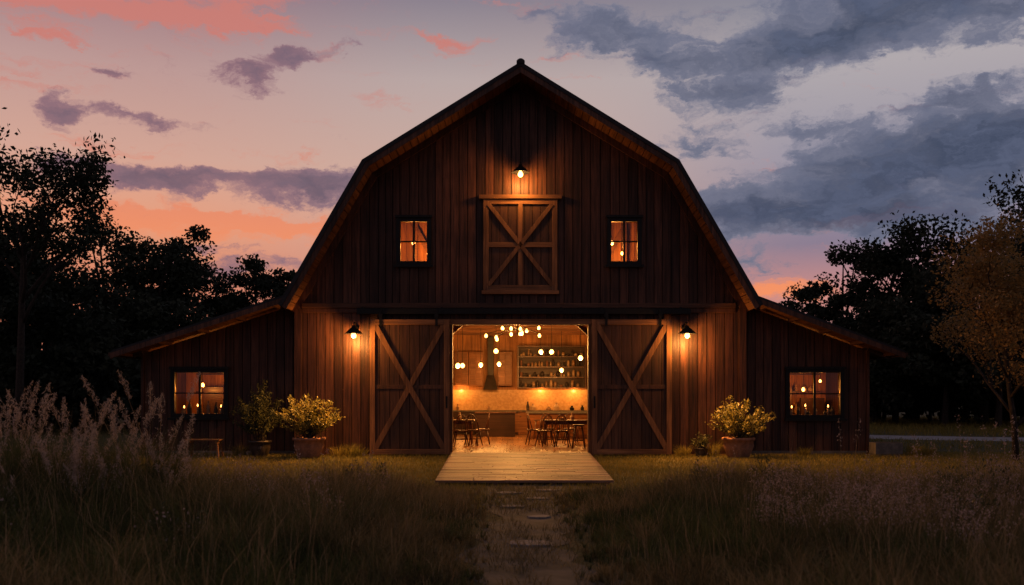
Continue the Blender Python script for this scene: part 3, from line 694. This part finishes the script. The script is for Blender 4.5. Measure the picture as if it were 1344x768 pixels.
bushy('potted_plant',-5.12,-1.0,(.38,.50),.88,.5,1.2,3300,.10,M['leaf_pot'],stems=52)
bushy('potted_plant',5.27,-1.0,(.38,.50),.78,.45,1.15,2900,.10,M['leaf_pot'],stems=46)
bushy('potted_shrub',-6.45,-.45,(.27,.4),.72,.8,1.6,4200,.08,M['leaf_shrub'],'darkpot',44)
bushy('low_shrub',4.45,-.6,(.16,.22),.28,.2,.45,500,.07,M['leaf_shrub'],'darkpot',16)
def tuft(x,y,h,n,mat,r=.14):
    a=rng.uniform(0,2*np.pi,n); rr=rng.uniform(0,r,n); B=np.stack([x+rr*np.cos(a),y+rr*np.sin(a),np.zeros(n)],1)
    blades('ornamental_grass_tuft',B,h*rng.uniform(.5,1.1,n),np.full(n,.009),rng.uniform(.2,1.0,n),mat,az=a)
for x_,y_,h_ in((-4.15,-.7,.42),(-3.95,-.5,.3),(-4.5,-.6,.35),(4.05,-.5,.35),(4.75,-.55,.5),(3.95,-.6,.25),(9.75,-.4,.4),(10.2,-.2,.35),(7.1,-.2,.28),(-9.3,-.3,.5),(-7.0,-.3,.35)): tuft(x_,y_,h_,170,M['lawn'])
mb=MB().mat('conc'); mb.box(-.32,.32,-.2,.2,0,.06); mb.box(-.34,.34,-.22,.22,.062,.34); mb.mat('soil').box(-.3,.3,-.18,.18,.342,.35); mb.obj('planter_box',loc=(9.15,-.2,0),bevel=.012)
mb=MB().mat('trim_x')
for i in range(3): mb.box(-.42,.42,-.2+i*.135,-.08+i*.135,.42,.46)
for a in(-.34,.34):
    mb.box(a-.03,a+.03,-.18,.18,.36,.418); mb.beam((a,-.12,.36),(a*1.15,-.2,0),.05,.05); mb.beam((a,.12,.36),(a*1.15,.2,0),.05,.05)
mb.obj('garden_bench',loc=(-7.65,-1.0,0),bevel=.006)

# ================================================================= TREES
def branch_tree(name,x,y,height,trunk_r,spread,leafsize,nleaf,mat,levels=4,lean=(0,0),first=.3,cl=.35,seed=1,lf=.62,sub=(.40,.56),bark='bark'):
    rd=random.Random(seed); e=empty(name,(x,y,0)); mb=MB().mat(bark); tips=[]
    def grow(p,d,L,r,lev):
        n=4; pts=[p];rad=[r]; q=p.copy(); dd=d.copy()
        for i in range(n):
            j=.13 if lev else .04
            dd=(dd+Vector((rd.gauss(0,j),rd.gauss(0,j),rd.gauss(0,.06)+.03))).normalized(); q=q+dd*(L/n); pts.append(q.copy()); rad.append(r*(1-.5*(i+1)/n))
            if lev>=2: tips.append((q.copy(),lev))
        mb.tube(pts,rad,8 if lev<2 else 5)
        if lev<levels:
            k=rd.randint(3,4) if lev>0 else 9
            for j in range(k):
                f=first+(1-first)*(j+rd.random())/k if lev==0 else rd.uniform(.35,1.0); idx=f*n; i0=min(int(idx),n-1); pp=pts[i0].lerp(pts[i0+1],min(1,idx-i0))
                a=rd.uniform(0,6.28) if lev else j*2.4+rd.uniform(-.4,.4); out=Vector((math.cos(a),math.sin(a),rd.uniform(.2,.9))).normalized()
                nd=(dd*.55+out*spread).normalized(); grow(pp,nd,L*rd.uniform(*sub),rad[i0]*.55,lev+1)
    grow(Vector((0,0,0)),Vector((lean[0],lean[1],1)).normalized(),height*lf,trunk_r,0)
    T=np.array([t[0][:] for t in tips]); 
    k=height/ T[:,2].max(); 
    mb.v=[(a*k,b_*k,c_*k) for a,b_,c_ in mb.v]; T=T*k
    mb.obj('trunk_and_limbs',e,smooth=True)
    idx=rng.integers(0,len(T),nleaf); C=T[idx]+rng.normal(size=(nleaf,3))*cl*np.array([1,1,.7])
    leaves('foliage',C,np.full(nleaf,leafsize),mat,e,aspect=.5); return e
branch_tree('young_tree',11.45,-2.0,5.5,.085,1.3,.085,19000,M['leaf_tree'],4,(-.02,0),.2,.16,5,sub=(.48,.64))
tx,ty=survey(22,34); branch_tree('tall_tree',tx,ty,11.0,.2,.8,.20,7500,M['leaf_far'],4,(.0,0),.55,.3,21,lf=.75)

def crown_tree(lst,trunks,x,y,h,w,seed,base=.15,dens=1.0):
    rd=np.random.default_rng(seed); nc=int(26*dens)+8
    u=unit(rd.normal(size=(nc,3)))*rd.uniform(.35,1.0,(nc,1)); top=h; bot=h*base; cz=(top+bot)/2; hz=(top-bot)/2
    C=np.stack([x+u[:,0]*w/2,y+u[:,1]*w/2,cz+u[:,2]*hz*.93],1); cr=rd.uniform(.10,.22,nc)*w
    m=int(230*dens); idx=np.repeat(np.arange(nc),m); v=unit(rd.normal(size=(nc*m,3)))*(rd.random((nc*m,1))**.5)
    L=C[idx]+v*cr[idx][:,None]*np.array([1,1,.65])
    lst.append(L)
    p0=Vector((x,y,0)); trunks.tube([p0,(x+.1,y,h*.3),(x-.1,y,h*.55)],[h*.025,h*.017,h*.006],7)
    for k in range(0,nc,3): trunks.tube([(x,y,h*.3),tuple((np.array([x,y,h*.45])+C[k])/2),tuple(C[k])],[h*.008,h*.006,.02],5)
trees=[(-60,250,44,9),(15,290,46,8),(80,290,50,8),(140,252,52,8.0),(195,268,52,7),(240,295,56,7),(272,335,60,6),(300,380,66,6),(343,302,60,5.4),(385,362,70,6),
(-140,250,44,10),(60,360,40,6),(170,370,44,6),(250,400,48,6),(110,420,38,5),
(1062,366,62,4.5),(1105,306,58,6),(1150,276,56,6.5),(1200,270,55,7),(1245,292,52,6),(1290,252,50,8),(1350,228,48,9),(1420,240,46,10),(1175,370,50,6),(1240,380,46,6),(1310,370,44,6),(1500,280,46,10),
(480,420,85,9),(600,430,85,9),(720,420,85,9),(850,430,85,9),(960,420,80,8)]
lst=[];tm=MB().mat('bark')
for i,(px,py,d,w) in enumerate(trees):
    x_,y_=survey(px,d); crown_tree(lst,tm,x_,y_,hgt(py,d),w,100+i,.12)
tl=empty('tree_line'); tm.obj('trunks',tl)
C=np.concatenate(lst); leaves('crowns',C,np.full(len(C),.26),M['leaf_far'],tl,aspect=.6)
lst=[];tm=MB().mat('bark')
for i in range(36):
    px=-160+i*13; d=46+rng.uniform(-3,8); x_,y_=survey(px,d); crown_tree(lst,tm,x_,y_,rng.uniform(3,5.5),rng.uniform(4,6),300+i,0.0,.5)
for i in range(34):
    px=1040+i*15; d=52+rng.uniform(-3,8); x_,y_=survey(px,d); crown_tree(lst,tm,x_,y_,rng.uniform(3,5.5),rng.uniform(4,6),400+i,0.0,.5)
ug=empty('undergrowth_hedge'); tm.obj('stems',ug); C=np.concatenate(lst); leaves('foliage',C,np.full(len(C),.28),M['leaf_far'],ug,aspect=.6)

# ================================================================= SKY
w=bpy.data.worlds.new('World'); scene.world=w; w.use_nodes=True
nt=NT(w.node_tree); bg=nt.n['Background']
g=nt.node('ShaderNodeTexCoord').outputs['Generated']; g=nt.v('NORMALIZE',g)
sp=nt.node('ShaderNodeSeparateXYZ'); nt.put(sp.inputs[0],g)
az=nt.m('ARCTAN2',sp.outputs[0],sp.outputs[1]); el=nt.m('ARCSINE',sp.outputs[2])
cb=nt.node('ShaderNodeCombineXYZ'); nt.put(cb.inputs[0],az); nt.put(cb.inputs[1],el); uv=cb.outputs[0]
wn=nt.node('ShaderNodeTexNoise'); nt.put(wn.inputs['Vector'],nt.v('MULTIPLY',uv,(1,1.8,1))); wn.inputs['Scale'].default_value=13; wn.inputs['Detail'].default_value=8; wn.inputs['Roughness'].default_value=.66
warp=nt.v('MULTIPLY',nt.v('SUBTRACT',wn.outputs['Color'],(.5,.5,.5)),(.12,.065,0)); uvw=nt.v('ADD',uv,warp)
def blobs(L):
    tot=None
    for px,py,wx,wy,s in L:
        u=(px-672)/F; v_=(520-py)/F; a=math.atan(u); e_=math.atan(v_/math.sqrt(1+u*u))
        q=nt.v('MULTIPLY',nt.v('SUBTRACT',uvw,(a,e_,0)),(F/wx*math.sqrt(1+u*u),F/wy,0))
        d=nt.v('DOT_PRODUCT',q,q); b_=nt.m('MULTIPLY',nt.m('EXPONENT',nt.m('MULTIPLY',d,-1.0)),s)
        tot=b_ if tot is None else nt.m('ADD',tot,b_)
    return tot
t=nt.rng(el,0.0,0.40,0,1,False)
left=nt.ramp(t,[(0,lin(150,100,95)),(.22,lin(205,118,92)),(.42,lin(230,156,122)),(.58,lin(210,164,148)),(.78,lin(188,152,148)),(1,lin(146,114,126))])
mid=nt.ramp(t,[(0,lin(150,105,110)),(.3,lin(205,148,136)),(.55,lin(206,170,156)),(.8,lin(184,166,164)),(1,lin(134,126,140))])
right=nt.ramp(t,[(0,lin(120,100,112)),(.25,lin(205,140,132)),(.38,lin(138,124,144)),(.6,lin(156,150,164)),(.8,lin(176,168,172)),(1,lin(124,126,142))])
sky=nt.mix(nt.rng(az,-.38,-.05),left,mid); sky=nt.mix(nt.rng(az,0.0,.32),sky,right)
uvc=nt.v('MULTIPLY',uvw,(1,2.2,1)); f1=nt.noise(uvc,7.5,9,.66,.2); f2=nt.noise(nt.v('ADD',uvc,(3.1,7.7,0)),22,8,.66,.1)
fs=nt.noise(nt.v('MULTIPLY',uvw,(1,7,1)),9,7,.62,.1)   # streaky cirrus
fb=nt.m('ADD',nt.m('MULTIPLY',f1,.55),nt.m('MULTIPLY',f2,.45)); fb0=nt.m('SUBTRACT',fb,.5); fs0=nt.m('SUBTRACT',fs,.5)
pk=blobs([(180,8,230,24,1.15),(40,95,70,14,.65),(600,57,45,10,.6),(60,35,90,14,.6),(190,282,170,18,1.1),(390,300,90,16,1.0),(120,190,110,14,.45),(1015,384,60,12,.95),(1120,292,60,9,.7),(1240,270,80,9,.7),(500,190,90,8,.4),(1060,300,50,8,.5),(400,215,120,10,.4)])
pm=nt.rng(nt.m('ADD',pk,nt.m('ADD',nt.m('MULTIPLY',fb0,1.4),nt.m('MULTIPLY',fs0,3.2))),.25,.95)
pcol=nt.mix(nt.rng(el,.05,.32),lin(255,150,92),lin(204,124,114))
sky=nt.mix(nt.m('MULTIPLY',pm,.88),sky,pcol)
dc=blobs([(335,100,66,26,1.1),(385,68,38,14,.85),(300,85,30,10,.4),(152,97,26,12,.9),(85,152,38,20,1.05),(190,158,72,13,.95),(215,236,160,19,1.3),(430,250,80,22,.9),(60,262,60,10,.4),(270,318,80,7,.6),(330,352,120,16,1.0),(455,185,50,6,.5),(60,215,40,8,.4),(240,45,60,7,.35),(450,60,30,8,.4),
 (1210,10,260,44,1.4),(1070,58,110,22,.8),(1290,50,60,14,.4),(800,38,90,28,.95),(880,82,60,20,.8),(950,122,95,28,1.15),(905,188,60,16,.8),(1120,222,120,40,1.35),(1310,190,140,56,1.5),(1000,275,160,32,1.1),(1190,290,190,30,1.0),(960,345,80,16,.75),(1060,175,60,14,.6),(1260,122,60,12,.5),(700,20,60,12,.3),(1180,95,30,10,.35),
 (1190,105,110,18,-.45),(740,150,60,60,-.4),(1090,315,60,10,-.5),(560,120,140,80,-.3),(1000,212,40,14,-.4),(1230,245,60,8,-.35)])
dens=nt.m('ADD',dc,nt.m('ADD',nt.m('MULTIPLY',fb0,4.2),nt.m('MULTIPLY',fs0,.9))) 
elsewhere=nt.rng(nt.m('ABSOLUTE',az),.55,.8,0,.35); dens=nt.m('ADD',dens,elsewhere)
dm=nt.rng(dens,.30,.88)
core=nt.rng(dens,.45,1.7)
edge=nt.mix(nt.rng(az,-.30,.10),lin(150,112,122),lin(120,122,142)); inner=nt.mix(nt.rng(az,-.30,.15),lin(76,72,94),lin(52,64,88))
inner=nt.mix(nt.rng(f2,.35,.65),inner,nt.mix(nt.rng(az,-.30,.15),lin(108,92,110),lin(82,91,116)))
dcol=nt.mix(core,edge,inner)
sky=nt.mix(nt.m('MULTIPLY',dm,.95),sky,dcol)
y_=sp.outputs[1]; sky=nt.mix(nt.rng(y_,.45,-.5),sky,lin(112,101,112))
sky=nt.mix(nt.rng(el,.45,1.2),sky,lin(108,104,120))
sky=nt.mix(nt.rng(el,-.02,-.15),sky,lin(30,28,30))
ns=nt.node('ShaderNodeTexSky'); ns.sky_type='NISHITA'; ns.sun_disc=False; ns.sun_elevation=math.radians(1.0); ns.sun_rotation=math.radians(-35)
sc_=nt.v('SCALE',ns.outputs[0]); 
sc_.node.inputs['Scale'].default_value=.003
sky=nt.v('ADD',sky,sc_)
nt.put(bg.inputs['Color'],sky); bg.inputs['Strength'].default_value=1.0

s=bpy.data.lights.new('sun_light','SUN'); s.energy=.06; s.angle=math.radians(3); s.color=(1,.55,.38)
so=bpy.data.objects.new('sun_light',s); scene.collection.objects.link(so)
d=Vector((-math.sin(math.radians(35)),math.cos(math.radians(35)),math.tan(math.radians(3)))); so.rotation_euler=d.to_track_quat('Z','Y').to_euler()

# ================================================================= CAMERA
cam=bpy.data.cameras.new('camera'); co=bpy.data.objects.new('camera',cam); scene.collection.objects.link(co)
co.location=(CAMX,CAMY,CAMZ); co.rotation_euler=(math.radians(90),0,0)
cam.sensor_width=36; cam.lens=36*F/1344; cam.shift_y=136/1344; cam.clip_end=4000; cam.clip_start=.1
cam.dof.use_dof=True; cam.dof.focus_distance=24.5; cam.dof.aperture_fstop=2.0
scene.camera=co
scene.view_settings.view_transform='Standard'; scene.view_settings.look='None'; scene.view_settings.exposure=0
